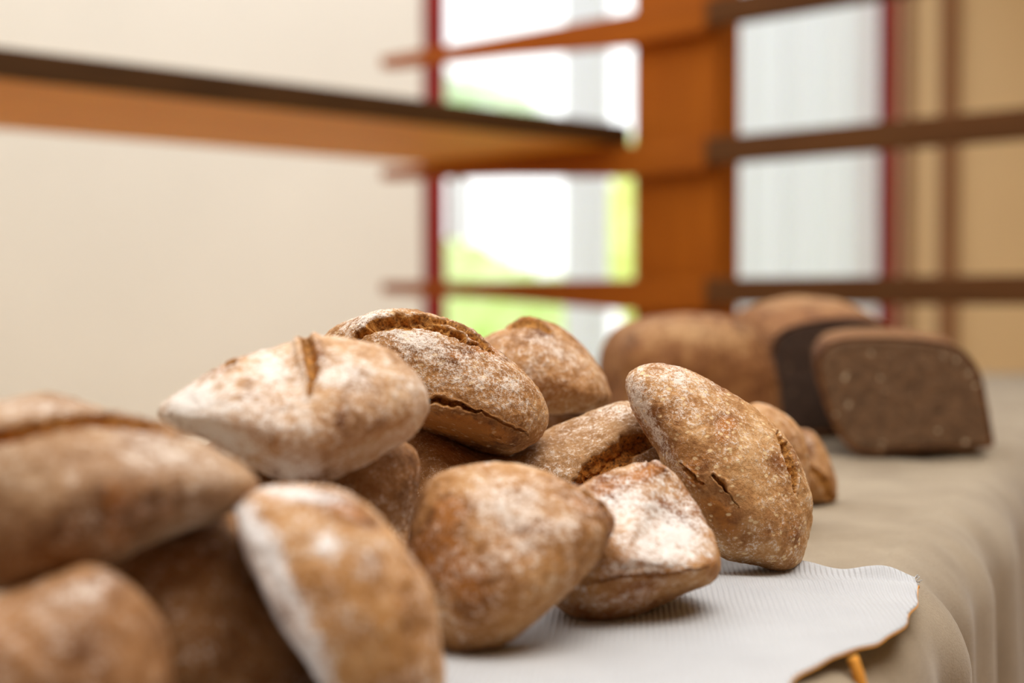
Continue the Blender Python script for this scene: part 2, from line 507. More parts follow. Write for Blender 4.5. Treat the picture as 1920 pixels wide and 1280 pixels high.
TOWEL_Z = TABLE_Z + 0.0006
def towel_z(P):
    """resting height of the towel upper surface (used for placing bread)"""
    return TOWEL_Z + 0.0015
def make_towel():
    c0 = np.array([0.2005, 0.7335])
    e1 = np.array([-0.445, -0.895]); e1 /= np.linalg.norm(e1)      # towards the camera along the edge
    e2 = np.array([-0.80, 0.60]); e2 /= np.linalg.norm(e2)         # inwards, under the pile
    n1, n2 = 240, 200
    a = np.linspace(0, 0.52, n1); b = np.linspace(0, 0.24, n2)
    A, B = np.meshgrid(a, b, indexing='ij')
    # wavy edges
    wob1 = 0.002 * np.sin(A * 50 + 0.6) + 0.0008 * np.sin(A * 141)
    bulge = 0.015 * np.exp(-((A - 0.095) / 0.062) ** 2) - 0.006 * np.exp(-((A - 0.0) / 0.018) ** 2)
    fall = np.exp(-B / 0.05)
    wob2 = 0.004 * np.sin(B * 75 + 1.0) + 0.0025 * np.sin(B * 160)
    fall2 = np.exp(-A / 0.03)
    X = c0[0] + e1[0] * A + e2[0] * B
    Y = c0[1] + e1[1] * A + e2[1] * B
    out1 = -e2 * 0 + np.array([0.895, -0.445])
    X = X + out1[0] * (wob1 + bulge) * fall - e1[0] * wob2 * fall2
    Y = Y + out1[1] * (wob1 + bulge) * fall - e1[1] * wob2 * fall2
    # height: lies on the cloth, droops a little past the bend, ridge folds near the far edge
    ud = (X - E0[0]) * tnor[0] + (Y - E0[1]) * tnor[1]
    Z = np.full_like(A, TOWEL_Z)
    droop = np.clip(ud + 0.022, 0, None)
    Z -= 2.6 * droop ** 2
    r1 = np.exp(-((A - 0.006 - 0.10 * B) / 0.0055) ** 2) * np.exp(-B / 0.075) * (0.75 + 0.35 * np.sin(B * 120))
    r2 = np.exp(-((A - 0.030 - 0.35 * B) / 0.010) ** 2) * np.exp(-B / 0.06)
    r3 = np.exp(-((A - 0.10 + 0.25 * B) / 0.02) ** 2) * np.exp(-((B - 0.05) / 0.05) ** 2)
    r1 = r1 * (0.25 + 0.75 * (1 - np.exp(-(B / 0.022) ** 2)))
    Z += 0.011 * r1 + 0.0045 * r2 + 0.002 * r3
    P3 = np.stack([X.ravel(), Y.ravel(), Z.ravel() * 0], -1)
    edge = np.exp(-B / 0.06)
    Z += edge * 0.0022 * np.clip(fbm(P3, 26, 2, 5).reshape(Z.shape) + 0.15, 0, 1)
    V = np.stack([X.ravel(), Y.ravel(), Z.ravel()], -1)
    i = np.arange(n1 - 1)[:, None]; j = np.arange(n2 - 1)[None, :]
    q = i * n2 + j
    Fq = np.stack([q, q + n2, q + n2 + 1, q + 1], -1).reshape(-1, 4)
    nrm = np.cross(V[Fq[0][1]] - V[Fq[0][0]], V[Fq[0][3]] - V[Fq[0][0]])
    if nrm[2] < 0: Fq = Fq[:, ::-1]
    e = empty('white_towel', (c0[0], c0[1], TABLE_Z)); tag(e, 'white ribbed cotton cloth spread under the bread rolls at the table edge', 'cloth')
    o = link_mesh('cloth', V, Fq, M_towel, e, loc=(c0[0], c0[1], TABLE_Z)); o.location = (0, 0, 0)
    s = o.modifiers.new('solid', 'SOLIDIFY'); s.thickness = 0.0014; s.offset = 1.0
    # rolled hem along the near right edge
    G = V.reshape(n1, n2, 3)
    path = np.concatenate([G[::2, 0]])
    tube('hem', path + np.array([0, 0, 0.0002]), 0.00038, M_hem, e, np.array([c0[0], c0[1], TABLE_Z]))
    # a few frayed threads at the corner
    rr = random.Random(3)
    corner = G[0, 0]
    for k in range(6):
        d = np.array([0.6 + rr.uniform(-.5, .4), -0.2 + rr.uniform(-.5, .6), rr.uniform(-.2, .9)]); d /= np.linalg.norm(d)
        p0 = corner + (G[min(2 + k, 20), 0] - corner) * rr.uniform(0, 1) + np.array([0, 0, 0.0006])
        pts = np.array([p0 + d * t * 0.0042 * rr.uniform(.6, 1) + np.array([0, 0, -0.0006 * t * t]) for t in np.linspace(0, 1, 5)])
        tube('thread', pts, 0.00022, M_towel, e, np.array([c0[0], c0[1], TABLE_Z]))
    return e

def tube(name, path, r, mat, parent=None, origin=None, k=8, taper=None):
    path = np.asarray(path, float); n = len(path)
    T = np.gradient(path, axis=0); T /= np.linalg.norm(T, axis=1, keepdims=True) + 1e-12
    up = np.array([0.13, 0.2, 1.0]); V = []
    for i in range(n):
        s = np.cross(T[i], up); s /= np.linalg.norm(s) + 1e-9; t = np.cross(s, T[i])
        rr = r if taper is None else r * taper[i]
        for j in range(k):
            a = 2 * math.pi * j / k
            V.append(path[i] + rr * (math.cos(a) * s + math.sin(a) * t))
    Fq = []
    for i in range(n - 1):
        for j in range(k):
            Fq.append((i*k+j, i*k+(j+1)%k, (i+1)*k+(j+1)%k, (i+1)*k+j))
    Fq.append(tuple(range(k))[::-1]); Fq.append(tuple((n-1)*k + j for j in range(k)))
    V = np.array(V)
    if origin is not None: V = V - origin
    return link_mesh(name, V, Fq, mat, parent)
make_towel()

# orange ribbon end hanging below the towel
rib_pts = []
pa = px_at(1598, 1232, 0.585); pb = px_at(1618, 1280, 0.58); pc = px_at(1640, 1400, 0.585)
for t in np.linspace(0, 1, 24):
    p = (1-t)**2 * pa + 2*t*(1-t) * pb + t*t * pc
    rib_pts.append(p)
rb = tube('ribbon', np.array(rib_pts), 0.0024, M_hem, None, pa, 10); rb.location = tuple(pa)
tag(rb, 'orange cord hanging down below the white cloth edge', 'cord')

# ------------------------------------------------------------------ bread
def crust_mat(name, dark, mid, light, flour=(0.83, 0.74, 0.65), flake=0.0, speck=0.5, seed=0.0, flour_bias=0.0, tear0=srgb(92, 48, 14), tear1=srgb(205, 145, 70)):
    m, nt, b = new_mat(name)
    tco = N(nt, 'ShaderNodeTexCoord').outputs['Object']
    mp = N(nt, 'ShaderNodeMapping'); mp.inputs['Location'].default_value = (seed, seed * 1.7, -seed)
    nt.links.new(tco, mp.inputs['Vector']); v = mp.outputs['Vector']
    at = N(nt, 'ShaderNodeAttribute', attribute_name='mask')
    sep = N(nt, 'ShaderNodeSeparateColor'); nt.links.new(at.outputs['Color'], sep.inputs['Color'])
    A_fl, A_cr, A_to = sep.outputs[0], sep.outputs[1], sep.outputs[2]
    n1 = noise_node(nt, v, 38, 4, 0.55, 0.3)
    n2 = noise_node(nt, v, 150, 4, 0.6)
    n3 = noise_node(nt, v, 620, 3, 0.6)
    n4 = noise_node(nt, v, 1700, 2, 0.6)
    f = math_node(nt, 'ADD', math_node(nt, 'MULTIPLY', n1, 0.5), math_node(nt, 'MULTIPLY', n2, 0.32))
    f = math_node(nt, 'ADD', f, math_node(nt, 'MULTIPLY', n3, 0.18))
    f = math_node(nt, 'SUBTRACT', f, math_node(nt, 'MULTIPLY', A_to, 0.22))
    col = ramp(nt, f, [(0.31, dark), (0.47, mid), (0.63, light)])
    # toasted orange patches
    tm = maprange(nt, math_node(nt, 'ADD', A_to, math_node(nt, 'MULTIPLY', math_node(nt, 'SUBTRACT', n2, 0.5), 1.1)), 0.35, 0.8, 0, 0.75)
    col = mixc(nt, tm, col, srgb(180, 114, 44))
    # flour: broad attribute broken up by grain
    g = math_node(nt, 'ADD', math_node(nt, 'MULTIPLY', math_node(nt, 'SUBTRACT', n2, 0.5), 1.4),
                  math_node(nt, 'MULTIPLY', math_node(nt, 'SUBTRACT', n3, 0.5), 1.7))
    g = math_node(nt, 'ADD', g, math_node(nt, 'MULTIPLY', math_node(nt, 'SUBTRACT', n4, 0.5), 1.5))
    fm = math_node(nt, 'ADD', A_fl, g)
    fm = maprange(nt, math_node(nt, 'ADD', fm, flour_bias), 0.15, 0.9, 0, 0.92)
    col = mixc(nt, fm, col, flour)
    # dark pin pricks
    sp = maprange(nt, n4, 0.62, 0.72, 0, speck * 0.55)
    col = mixc(nt, sp, col, tuple(c * 0.55 for c in dark))
    if flake:
        vo = N(nt, 'ShaderNodeTexVoronoi'); vo.inputs['Scale'].default_value = 230; vo.inputs['Randomness'].default_value = 1
        mp2 = N(nt, 'ShaderNodeMapping'); mp2.inputs['Scale'].default_value = (0.75, 1, 1.2)
        nt.links.new(v, mp2.inputs['Vector']); nt.links.new(mp2.outputs['Vector'], vo.inputs['Vector'])
        fk = math_node(nt, 'MULTIPLY', maprange(nt, vo.outputs['Distance'], 0.16, 0.30, 1, 0), maprange(nt, n2, 0.38, 0.52, 0, flake))
        col = mixc(nt, fk, col, srgb(226, 196, 150))
    # torn crumb inside the bursts
    tear = ramp(nt, math_node(nt, 'ADD', math_node(nt, 'MULTIPLY', n3, 0.6), math_node(nt, 'MULTIPLY', n2, 0.4)), [(0.36, tear0), (0.6, tear1)])
    cm = maprange(nt, math_node(nt, 'ADD', A_cr, math_node(nt, 'MULTIPLY', math_node(nt, 'SUBTRACT', n3, 0.5), 0.5)), 0.3, 0.6)
    col = mixc(nt, cm, col, tear)
    nt.links.new(col, b.inputs['Base Color'])
    b.inputs['Roughness'].default_value = 0.78
    b.inputs['Specular IOR Level'].default_value = 0.3
    h = math_node(nt, 'ADD', math_node(nt, 'MULTIPLY', n2, 1.0), math_node(nt, 'MULTIPLY', n3, 0.6))
    h = math_node(nt, 'ADD', h, math_node(nt, 'MULTIPLY', n4, 0.3))
    bn = N(nt, 'ShaderNodeBump'); bn.inputs['Strength'].default_value = 0.6; bn.inputs['Distance'].default_value = 0.0016
    nt.links.new(h, bn.inputs['Height']); nt.links.new(bn.outputs['Normal'], b.inputs['Normal'])
    return m

CP, SP = math.cos(PITCH), math.sin(PITCH)
def to_cam(P):
    d = P - np.array([0, 0, CAM_Z])
    xr = d[:, 0]; zf = d[:, 1] * CP - d[:, 2] * SP; yu = d[:, 1] * SP + d[:, 2] * CP
    return xr, yu, zf
def from_cam(xr, yu, zf):
    return np.stack([xr, zf * CP + yu * SP, CAM_Z - zf * SP + yu * CP], -1)
def to_px(P):
    x, y, z = to_cam(P)
    return 960 + x / z * F_PX, 640 - y / z * F_PX

def smooth_closed(pts, m=24):
    pts = np.array(pts, float); n = len(pts); out = []
    for i in range(n):
        p0, p1, p2, p3 = pts[i-1], pts[i], pts[(i+1) % n], pts[(i+2) % n]
        for t in np.linspace(0, 1, m, endpoint=False):
            out.append(0.5 * ((2*p1) + (-p0+p2)*t + (2*p0-5*p1+4*p2-p3)*t*t + (-p0+3*p1-3*p2+p3)*t**3))
    return np.array(out)

def poly_centroid(p):
    x, y = p[:, 0], p[:, 1]; x1, y1 = np.roll(x, -1), np.roll(y, -1)
    c = x * y1 - x1 * y; a = c.sum() / 2
    return np.array([((x + x1) * c).sum() / (6 * a), ((y + y1) * c).sum() / (6 * a)])

NB = 360
def polar(px, py, c, reduce='max'):
    a = np.arctan2(py - c[1], px - c[0]); r = np.hypot(px - c[0], py - c[1])
    k = np.floor((a + math.pi) / (2 * math.pi) * NB).astype(int) % NB
    R = np.zeros(NB); np.maximum.at(R, k, r)
    bad = R == 0
    if bad.any():
        idx = np.arange(NB); R[bad] = np.interp(idx[bad], idx[~bad], R[~bad], period=NB)
    return R
def smooth_per(R, s):
    w = np.exp(-0.5 * (np.arange(-3*s, 3*s+1) / s) ** 2); w /= w.sum()
    return np.convolve(np.concatenate([R[-3*s:], R, R[:3*s]]), w, 'valid')

def seg_dist(px, py, pts):
    """distance to polyline and parameter 0..1 along it"""
    pts = np.array(pts, float)
    L = np.concatenate([[0], np.cumsum(np.linalg.norm(np.diff(pts, axis=0), axis=1))])
    best = np.full(px.shape, 1e9); par = np.zeros(px.shape); side = np.zeros(px.shape)
    for i in range(len(pts) - 1):
        a, b = pts[i], pts[i+1]; d = b - a; l2 = d @ d
        t = np.clip(((px - a[0]) * d[0] + (py - a[1]) * d[1]) / l2, 0, 1)
        qx = px - (a[0] + t * d[0]); qy = py - (a[1] + t * d[1])
        r = np.hypot(qx, qy); m = r < best
        best = np.where(m, r, best); par = np.where(m, (L[i] + t * math.sqrt(l2)) / L[-1], par)
        side = np.where(m, np.sign(d[0] * qy - d[1] * qx), side)
    return best, par, side

def mesh_normals(P, Q):
    n = np.cross(P[Q[:, 2]] - P[Q[:, 0]], P[Q[:, 3]] - P[Q[:, 1]])
    out = np.zeros_like(P)
    for k in range(4): np.add.at(out, Q[:, k], n)
    return out / (np.linalg.norm(out, axis=1, keepdims=True) + 1e-12)

_cs = {}
def roll(name, label, outline, depth, X, Z, dims, mat, n=96, p=2.5, pz=2.3, flat=0.55, taper=0.25, cracks=(), flour=(), toast=(),
         base_flour=0.0, under_flour=0.5, lump=0.0022, seed=1, group='rolls in the pile', cat='bread roll', rest=None, depth_shift=0.0, smooth=4, obj_name=None):
    if n not in _cs: _cs[n] = cube_sphere(n)
    D, Q = _cs[n]
    X = np.array(X, float); X /= np.linalg.norm(X)
    Z = np.array(Z, float); Z -= X * (Z @ X); Z /= np.linalg.norm(Z)
    Yx = np.cross(Z, X)
    L, W, H = dims
    ax, ay, az = np.abs(D[:, 0]), np.abs(D[:, 1]), np.abs(D[:, 2])
    rxy = (ax ** p + ay ** p) ** (1 / p)
    r = (rxy ** pz + az ** pz) ** (-1 / pz)
    B = D * r[:, None]
    lx, ly, lz = B[:, 0], B[:, 1], B[:, 2]
    ly = ly * (1 - taper * np.abs(lx) ** 2.2)
    lz = lz * (1 - 0.35 * taper * np.abs(lx) ** 2.5)
    k = 0.12                                  # soft flat underside
    lz = 0.5 * (lz - flat + np.sqrt((lz + flat) ** 2 + k * k))
    under = smoothstep(-flat + 0.10, -flat - 0.02 + 0.04, lz)
    P = (lx * L / 2)[:, None] * X + (ly * W / 2)[:, None] * Yx + (lz * H / 2)[:, None] * Z
    tgt = smooth_closed(outline)
    c = poly_centroid(tgt)
    P = P + px_at(c[0], c[1], depth)
    for _ in range(2):                        # centre the projected shape on the outline
        u, v = to_px(P)
        mid = np.array([(u.min() + u.max()) / 2, (v.min() + v.max()) / 2])
        tm = np.array([(tgt[:, 0].min() + tgt[:, 0].max()) / 2, (tgt[:, 1].min() + tgt[:, 1].max()) / 2])
        P = P + px_at(*(tm), depth) - px_at(*mid, depth)
    u, v = to_px(P)
    Rs = smooth_per(polar(u, v, c), 3); Rt = smooth_per(polar(tgt[:, 0], tgt[:, 1], c), 2)
    ratio = smooth_per(Rt / Rs, smooth)
    a = (np.arctan2(v - c[1], u - c[0]) + math.pi) / (2 * math.pi) * NB - 0.5
    q = np.interp(a, np.arange(-1, NB + 1), np.concatenate([ratio[-1:], ratio, ratio[:1]]))
    u2 = c[0] + (u - c[0]) * q; v2 = c[1] + (v - c[1]) * q
    _, _, zf = to_cam(P)
    P = from_cam((u2 - 960) / F_PX * zf, (640 - v2) / F_PX * zf, zf)
    nm = mesh_normals(P, Q)
    cen = P.mean(0)
    if (np.einsum('ij,ij->i', nm, P - cen)).mean() < 0:
        Q = Q[:, ::-1]; nm = -nm
    rel = P - cen
    P = P + nm * (lump * fbm(rel, 30, 2, seed) + lump * 0.35 * fbm(rel, 110, 2, seed + 9) + 0.00035 * fbm(rel, 420, 2, seed + 3))[:, None]
    nm = mesh_normals(P, Q)
    u, v = to_px(P)
    view = P - np.array([0, 0, CAM_Z]); view /= np.linalg.norm(view, axis=1, keepdims=True)
    face = smoothstep(0.12, -0.12, np.einsum('ij,ij->i', nm, view))
    A_fl = base_flour + 0.25 * fbm(rel, 28, 2, seed + 21) + under * under_flour
    A_cr = np.zeros(len(P)); A_to = 0.45 * smoothstep(0.05, 0.6, fbm(rel, 34, 2, seed + 33))
    for (cx, cy, rx, ry, rot, amt) in flour:
        ca, sa = math.cos(math.radians(rot)), math.sin(math.radians(rot))
        dx = (u - cx) * ca + (v - cy) * sa; dy = -(u - cx) * sa + (v - cy) * ca
        A_fl = A_fl + face * amt * np.exp(-((dx / rx) ** 2 + (dy / ry) ** 2))
    for (cx, cy, rx, ry, rot, amt) in toast:
        ca, sa = math.cos(math.radians(rot)), math.sin(math.radians(rot))
        dx = (u - cx) * ca + (v - cy) * sa; dy = -(u - cx) * sa + (v - cy) * ca
        A_to = A_to + face * amt * np.exp(-((dx / rx) ** 2 + (dy / ry) ** 2))
    disp = np.zeros(len(P))
    for ck in cracks:
        jag = ck.get('jag', 5.0)
        ju = u + jag * fbm(rel, 260, 2, seed + 51); jv = v + jag * fbm(rel + 0.3, 260, 2, seed + 57)
        d, t, side = seg_dist(ju, jv, ck['pts'])
        prof = np.interp(t, np.linspace(0, 1, len(ck['w'])), ck['w'])
        x = d / np.maximum(prof, 0.5)
        g = smoothstep(1.0, 0.35, x)
        disp -= face * g * ck['depth']
        lip = np.exp(-((x - 1.25) / 0.55) ** 2) * np.minimum(1, prof / max(ck['w']))
        if 'side' in ck: lip = lip * (side == ck['side'])
        disp += face * lip * ck.get('lip', 0.0008)
        A_cr = np.maximum(A_cr, face * smoothstep(1.05, 0.7, x) * ck.get('mask', 1.0))
    P = P + nm * disp[:, None]
    A_fl = A_fl * (1 - 0.9 * A_cr)
    if rest is not None:                      # sit the lowest point on the given height
        zmin = P[:, 2].min()
        print('ROLL', label[:40], 'zmin %.4f' % (zmin - TABLE_Z), 'y %.3f..%.3f' % (P[:,1].min(), P[:,1].max()), 'x %.3f..%.3f' % (P[:,0].min(), P[:,0].max()))
        P[:, 2] = np.where(P[:, 2] < rest, rest + 0.02 * (P[:, 2] - rest) * 0, P[:, 2])
    org = np.array([P[:, 0].mean(), P[:, 1].mean(), P[:, 2].min()])
    me = bpy.data.meshes.new(name)
    V = P - org
    me.vertices.add(len(V)); me.vertices.foreach_set('co', V.ravel())
    me.loops.add(Q.size); me.loops.foreach_set('vertex_index', Q.ravel().astype(np.int32))
    me.polygons.add(len(Q))
    me.polygons.foreach_set('loop_start', np.arange(0, Q.size, 4, dtype=np.int32))
    me.polygons.foreach_set('use_smooth', np.ones(len(Q), dtype=bool))
    me.update(); me.validate()
    ca = me.color_attributes.new('mask', 'FLOAT_COLOR', 'POINT')
    colr = np.stack([np.clip(A_fl, -1, 2), A_cr, np.clip(A_to, 0, 1.5), np.ones(len(V))], -1).astype(np.float32)
    ca.data.foreach_set('color', colr.ravel())
    me.materials.append(mat)
    o = bpy.data.objects.new(name, me); C.objects.link(o); o.location = tuple(org)
    tag(o, label, cat, group)
    return o

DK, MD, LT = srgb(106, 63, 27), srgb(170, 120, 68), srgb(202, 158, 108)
def cm(name, seed, **kw):
    a = dict(dark=DK, mid=MD, light=LT); a.update(kw)
    return crust_mat(name, seed=seed, **a)
M_I = cm('seeded_crust', 0.1, flake=0.95, speck=0.35, dark=srgb(128, 78, 36), mid=srgb(182, 134, 82), light=srgb(214, 174, 126))
M_F = cm('floured_crust', 0.7, flake=0.45, speck=0.8)
M_E = cm('pale_floured_crust', 1.3, speck=0.2, mid=srgb(190, 146, 102), light=srgb(212, 180, 144), flour=(0.84, 0.79, 0.73))
M_K = cm('golden_crust', 2.1, speck=0.3)
M_J = cm('flour_caked_crust', 2.9, dark=srgb(126, 76, 38), speck=0.3, flour=(0.78, 0.745, 0.70))
M_D = cm('white_based_crust', 3.7, speck=0.2, mid=srgb(186, 134, 78), light=srgb(212, 166, 112), flour=(0.90, 0.88, 0.86))
M_A = cm('matte_crust', 4.3, speck=0.3, dark=srgb(110, 74, 44), mid=srgb(158, 120, 84), light=srgb(186, 152, 116))
M_H = cm('grey_brown_crust', 5.1, speck=0.6, dark=srgb(124, 84, 46), mid=srgb(160, 118, 74), light=srgb(184, 146, 102), tear0=srgb(58, 28, 8), tear1=srgb(186, 116, 38))
M_G = cm('tan_crust', 5.9, speck=0.3, flake=0.3, mid=srgb(176, 126, 76), light=srgb(198, 152, 100))
M_shaded = cm('shaded_crust', 6.7, speck=0.3, dark=srgb(98, 60, 28), mid=srgb(142, 96, 52), light=srgb(174, 128, 84))  # darker crust copy: shade on the deep and near left rolls put into colour

REST = TOWEL_Z + 0.0015

roll('bread_roll', 'seeded brown bread roll leaning upright at the right end of the pile',
     [(1174,712),(1190,691),(1240,686),(1300,697),(1370,730),(1420,765),(1465,812),(1500,872),(1522,940),(1520,1000),(1502,1052),(1465,1076),(1420,1062),(1345,1040),(1300,985),(1266,925),(1240,872),(1212,805),(1184,750)],
     0.765, (0.62, -0.05, -0.78), (0.50, -0.78, 0.40), (0.135, 0.085, 0.066), M_I, n=150, p=2.3, flat=0.45, taper=0.2, seed=3,
     cracks=[dict(pts=[(1272,868),(1290,885),(1305,902),(1318,905)], w=[1.5,5,6,2], depth=0.0035, lip=0.0006, jag=4, mask=0.6),
             dict(pts=[(1338,890),(1352,905),(1366,922)], w=[4,8,2], depth=0.0045, lip=0.0007, jag=4, mask=0.6),
             dict(pts=[(1366,922),(1385,950)], w=[2,1.5], depth=0.0015, lip=0.0004, jag=4, mask=0.5),
             dict(pts=[(1458,812),(1476,850),(1488,890),(1490,922)], w=[3,7,8,3], depth=0.005, lip=0.0016, side=-1, jag=3, mask=0.8)],
     flour=[(1290,710,90,30,15,0.38),(1225,800,110,14,60,0.55),(1190,740,20,40,0,0.3),(1400,860,90,70,40,0.16),(1330,780,70,40,30,0.2),(1345,965,75,32,48,-0.4)],
     toast=[(1362,792,26,18,0,0.9),(1235,800,40,60,-30,0.35),(1320,845,60,30,40,0.3),(1460,865,25,25,0,0.5),(1355,820,20,14,0,0.6),(1205,730,12,10,0,0.5),(1350,968,75,30,48,0.7)],
     base_flour=0.10, rest=REST)

roll('bread_roll', 'rough floured bread roll with a long split crest on top of the pile',
     [(598,650),(630,608),(675,588),(718,577),(790,585),(860,612),(920,648),(975,690),(1012,735),(1027,780),(1018,815),(990,840),(940,855),(890,857),(830,838),(770,815),(700,790),(640,740),(600,695)],
     0.775, (0.93, -0.10, -0.36), (0.20, 0.30, 0.90), (0.125, 0.085, 0.075), M_F, n=150, p=2.4, flat=0.5, taper=0.15, seed=8,
     cracks=[dict(pts=[(668,634),(700,612),(745,604),(800,610),(850,628),(905,652)], w=[5,13,12,9,6,2], depth=0.0045, lip=0.0022, side=-1, jag=7),
             dict(pts=[(780,598),(840,608),(890,632),(925,662)], w=[2,6,5,2], depth=0.003, lip=0.0015, side=-1, jag=4, mask=0.8),
             dict(pts=[(790,752),(820,750),(850,756),(880,766),(902,772)], w=[5,8,7,5,2], depth=0.005, lip=0.0008, jag=6, mask=0.7),
             dict(pts=[(905,775),(960,800),(990,815)], w=[3,3,2], depth=0.001, lip=0.0008, jag=5, mask=0.2),
             dict(pts=[(920,815),(940,822)], w=[3,1.5], depth=0.002, lip=0.0005, jag=3, mask=0.5)],
     flour=[(760,630,80,22,15,0.55),(690,600,50,18,-25,0.55),(860,700,130,50,25,0.28),(950,720,60,40,40,0.4),(890,850,90,8,4,0.4),(890,805,120,34,12,-0.45)],
     toast=[(845,665,34,20,20,0.7),(900,650,40,14,30,0.5),(870,802,110,32,12,1.0),(930,660,30,12,40,0.5)],
     base_flour=0.16, under_flour=-0.1)

roll('bread_roll', 'pale blurred bread roll with flour patches resting on its neighbours left of the split one',
     [(283,786),(330,738),(400,690),(480,662),(560,636),(620,628),(700,645),(760,680),(795,725),(802,765),(780,805),(720,850),(650,890),(590,908),(540,903),(480,880),(420,842),(350,808)],
     0.624, (0.95, 0.15, 0.10), (-0.08, -0.66, 0.75), (0.118, 0.10, 0.062), M_E, n=110, p=2.2, pz=2.9, flat=0.85, taper=0.25, seed=14,
     cracks=[dict(pts=[(575,640),(582,670),(585,705),(578,740)], w=[14,16,10,4], depth=0.004, lip=0.002, jag=6),
             dict(pts=[(385,700),(410,682),(440,680)], w=[6,9,5], depth=0.002, lip=0.001, jag=5)],
     flour=[(350,760,60,34,-30,0.6),(505,690,30,30,0,0.6),(650,700,40,26,0,0.4),(420,815,50,16,35,0.5),(545,880,40,22,0,0.6),(510,790,120,60,0,0.22)],
     toast=[(590,670,24,40,0,0.7),(410,690,34,16,-20,0.8),(470,735,30,20,0,0.4),(640,780,20,50,0,0.5),(690,720,30,20,0,0.4)], base_flour=0.28)

roll('bread_roll', 'pointed golden bread roll at the front centre of the white cloth',
     [(760,1005),(770,950),(790,912),(825,884),(880,870),(950,868),(1020,884),(1090,914),(1140,950),(1153,985),(1132,1030),(1085,1090),(1020,1150),(950,1200),(890,1226),(850,1224),(815,1200),(788,1140),(766,1070)],
     0.603, (0.86, 0.25, 0.28), (0.05, -0.80, 0.58), (0.098, 0.092, 0.066), M_K, n=120, p=2.2, flat=0.5, taper=0.3, seed=21,
     cracks=[dict(pts=[(1060,905),(1100,930),(1135,955)], w=[4,7,4], depth=0.0015, lip=0.0012, jag=5, mask=0.5)],
     flour=[(960,950,80,60,20,0.6),(1040,1000,90,30,-30,0.3),(900,1060,60,30,0,0.2),(880,1160,40,40,0,0.2)],
     toast=[(830,960,50,80,0,0.5),(1000,985,55,20,0,0.6),(860,1060,80,50,20,0.6),(1100,950,60,26,35,0.6),(880,1120,60,60,0,0.4)], base_flour=0.09, rest=REST)

roll('bread_roll', 'upturned bread roll caked in white flour between the golden and the leaning ones',
     [(1040,990),(1070,930),(1105,905),(1155,886),(1213,868),(1250,880),(1292,930),(1327,985),(1348,1040),(1343,1088),(1292,1112),(1222,1146),(1150,1168),(1092,1158),(1042,1130),(1015,1060)],
     0.663, (0.80, 0.45, -0.10), (-0.26, 0.52, -0.80), (0.095, 0.088, 0.072), M_J, n=130, p=3.0, pz=2.8, flat=0.62, taper=0.1, seed=27,
     cracks=[dict(pts=[(1100,1092),(1180,1078),(1260,1072),(1330,1062)], w=[3,4,4,2], depth=0.0012, lip=0.0008, jag=5, mask=0.25),
             dict(pts=[(1215,868),(1232,876),(1250,886)], w=[4,5,3], depth=0.001, lip=0.0012, jag=4, mask=0.4)],
     flour=[(1225,985,85,62,25,0.45),(1290,1010,50,50,0,0.35),(1150,940,60,24,-25,0.35),(1190,1060,70,20,-5,0.3),(1180,1120,60,14,-15,0.25)],
     toast=[(1215,885,60,16,-20,0.9),(1130,920,40,30,-30,0.6),(1265,985,16,16,0,0.6),(1240,945,22,12,0,0.5),(1200,1110,90,24,-12,0.5),(1340,1060,16,40,0,0.5)],
     base_flour=0.06, under_flour=0.24, rest=REST)

roll('bread_roll', 'near bread roll propped up showing its white floured base on the left side',
     [(436,950),(465,918),(520,908),(590,910),(655,928),(712,966),(762,1022),(800,1080),(822,1150),(832,1230),(834,1300),(800,1340),(715,1352),(645,1340),(590,1262),(535,1175),(480,1080),(446,1005)],
     0.508, (0.38, -0.12, -0.90), (0.92, 0.16, 0.30), (0.098, 0.066, 0.085), M_D, n=110, p=2.6, flat=0.40, taper=0.2, seed=33,
     flour=[(500,1040,26,130,-28,1.0),(590,1220,24,110,-25,0.65),(560,925,90,16,5,0.7),(610,1020,36,30,0,0.6),(700,1050,24,40,0,0.3),(630,1150,40,60,0,0.25),(690,1180,30,30,0,0.2)],
     toast=[(660,960,60,20,25,0.8),(700,1100,50,70,0,0.35),(760,1120,30,60,0,0.4)], base_flour=0.10, under_flour=0.9, rest=REST)

roll('bread_roll', 'large blurred bread roll with a lengthwise split at the far left of the pile',
     [(-190,930),(-150,830),(-80,775),(0,750),(90,738),(170,758),(250,785),(330,808),(410,846),(497,908),(435,955),(330,1000),(200,1052),(90,1090),(0,1110),(-100,1095),(-170,1030)],
     0.50, (0.96, 0.18, -0.12), (-0.05, -0.35, 0.93), (0.128, 0.09, 0.066), M_A, n=110, p=2.1, flat=0.6, taper=0.3, seed=39,
     cracks=[dict(pts=[(-100,845),(0,822),(70,806),(150,793),(220,793),(300,805),(360,822)], w=[8,10,11,10,9,7,3], depth=0.0045, lip=0.0026, side=-1, jag=5)],
     flour=[(80,765,120,14,5,0.4),(320,860,90,40,20,0.3),(120,860,150,30,0,0.2),(250,960,120,20,-20,0.25)],
     toast=[(90,1000,120,40,-15,0.4),(180,930,60,30,0,0.3)], base_flour=0.12)

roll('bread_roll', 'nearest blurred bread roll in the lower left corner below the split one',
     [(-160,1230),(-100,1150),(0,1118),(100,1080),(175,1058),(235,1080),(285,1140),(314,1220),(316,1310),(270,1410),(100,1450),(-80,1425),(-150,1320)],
     0.445, (0.95, 0.1, 0.15), (0.1, -0.6, 0.78), (0.085, 0.075, 0.06), M_shaded, n=80, p=2.3, flat=0.5, taper=0.15, seed=44,
     flour=[(150,1110,90,22,-20,0.45),(60,1180,80,50,0,0.15)], toast=[(200,1100,40,26,0,0.6),(150,1220,80,60,0,0.3)], base_flour=0.05, rest=REST)

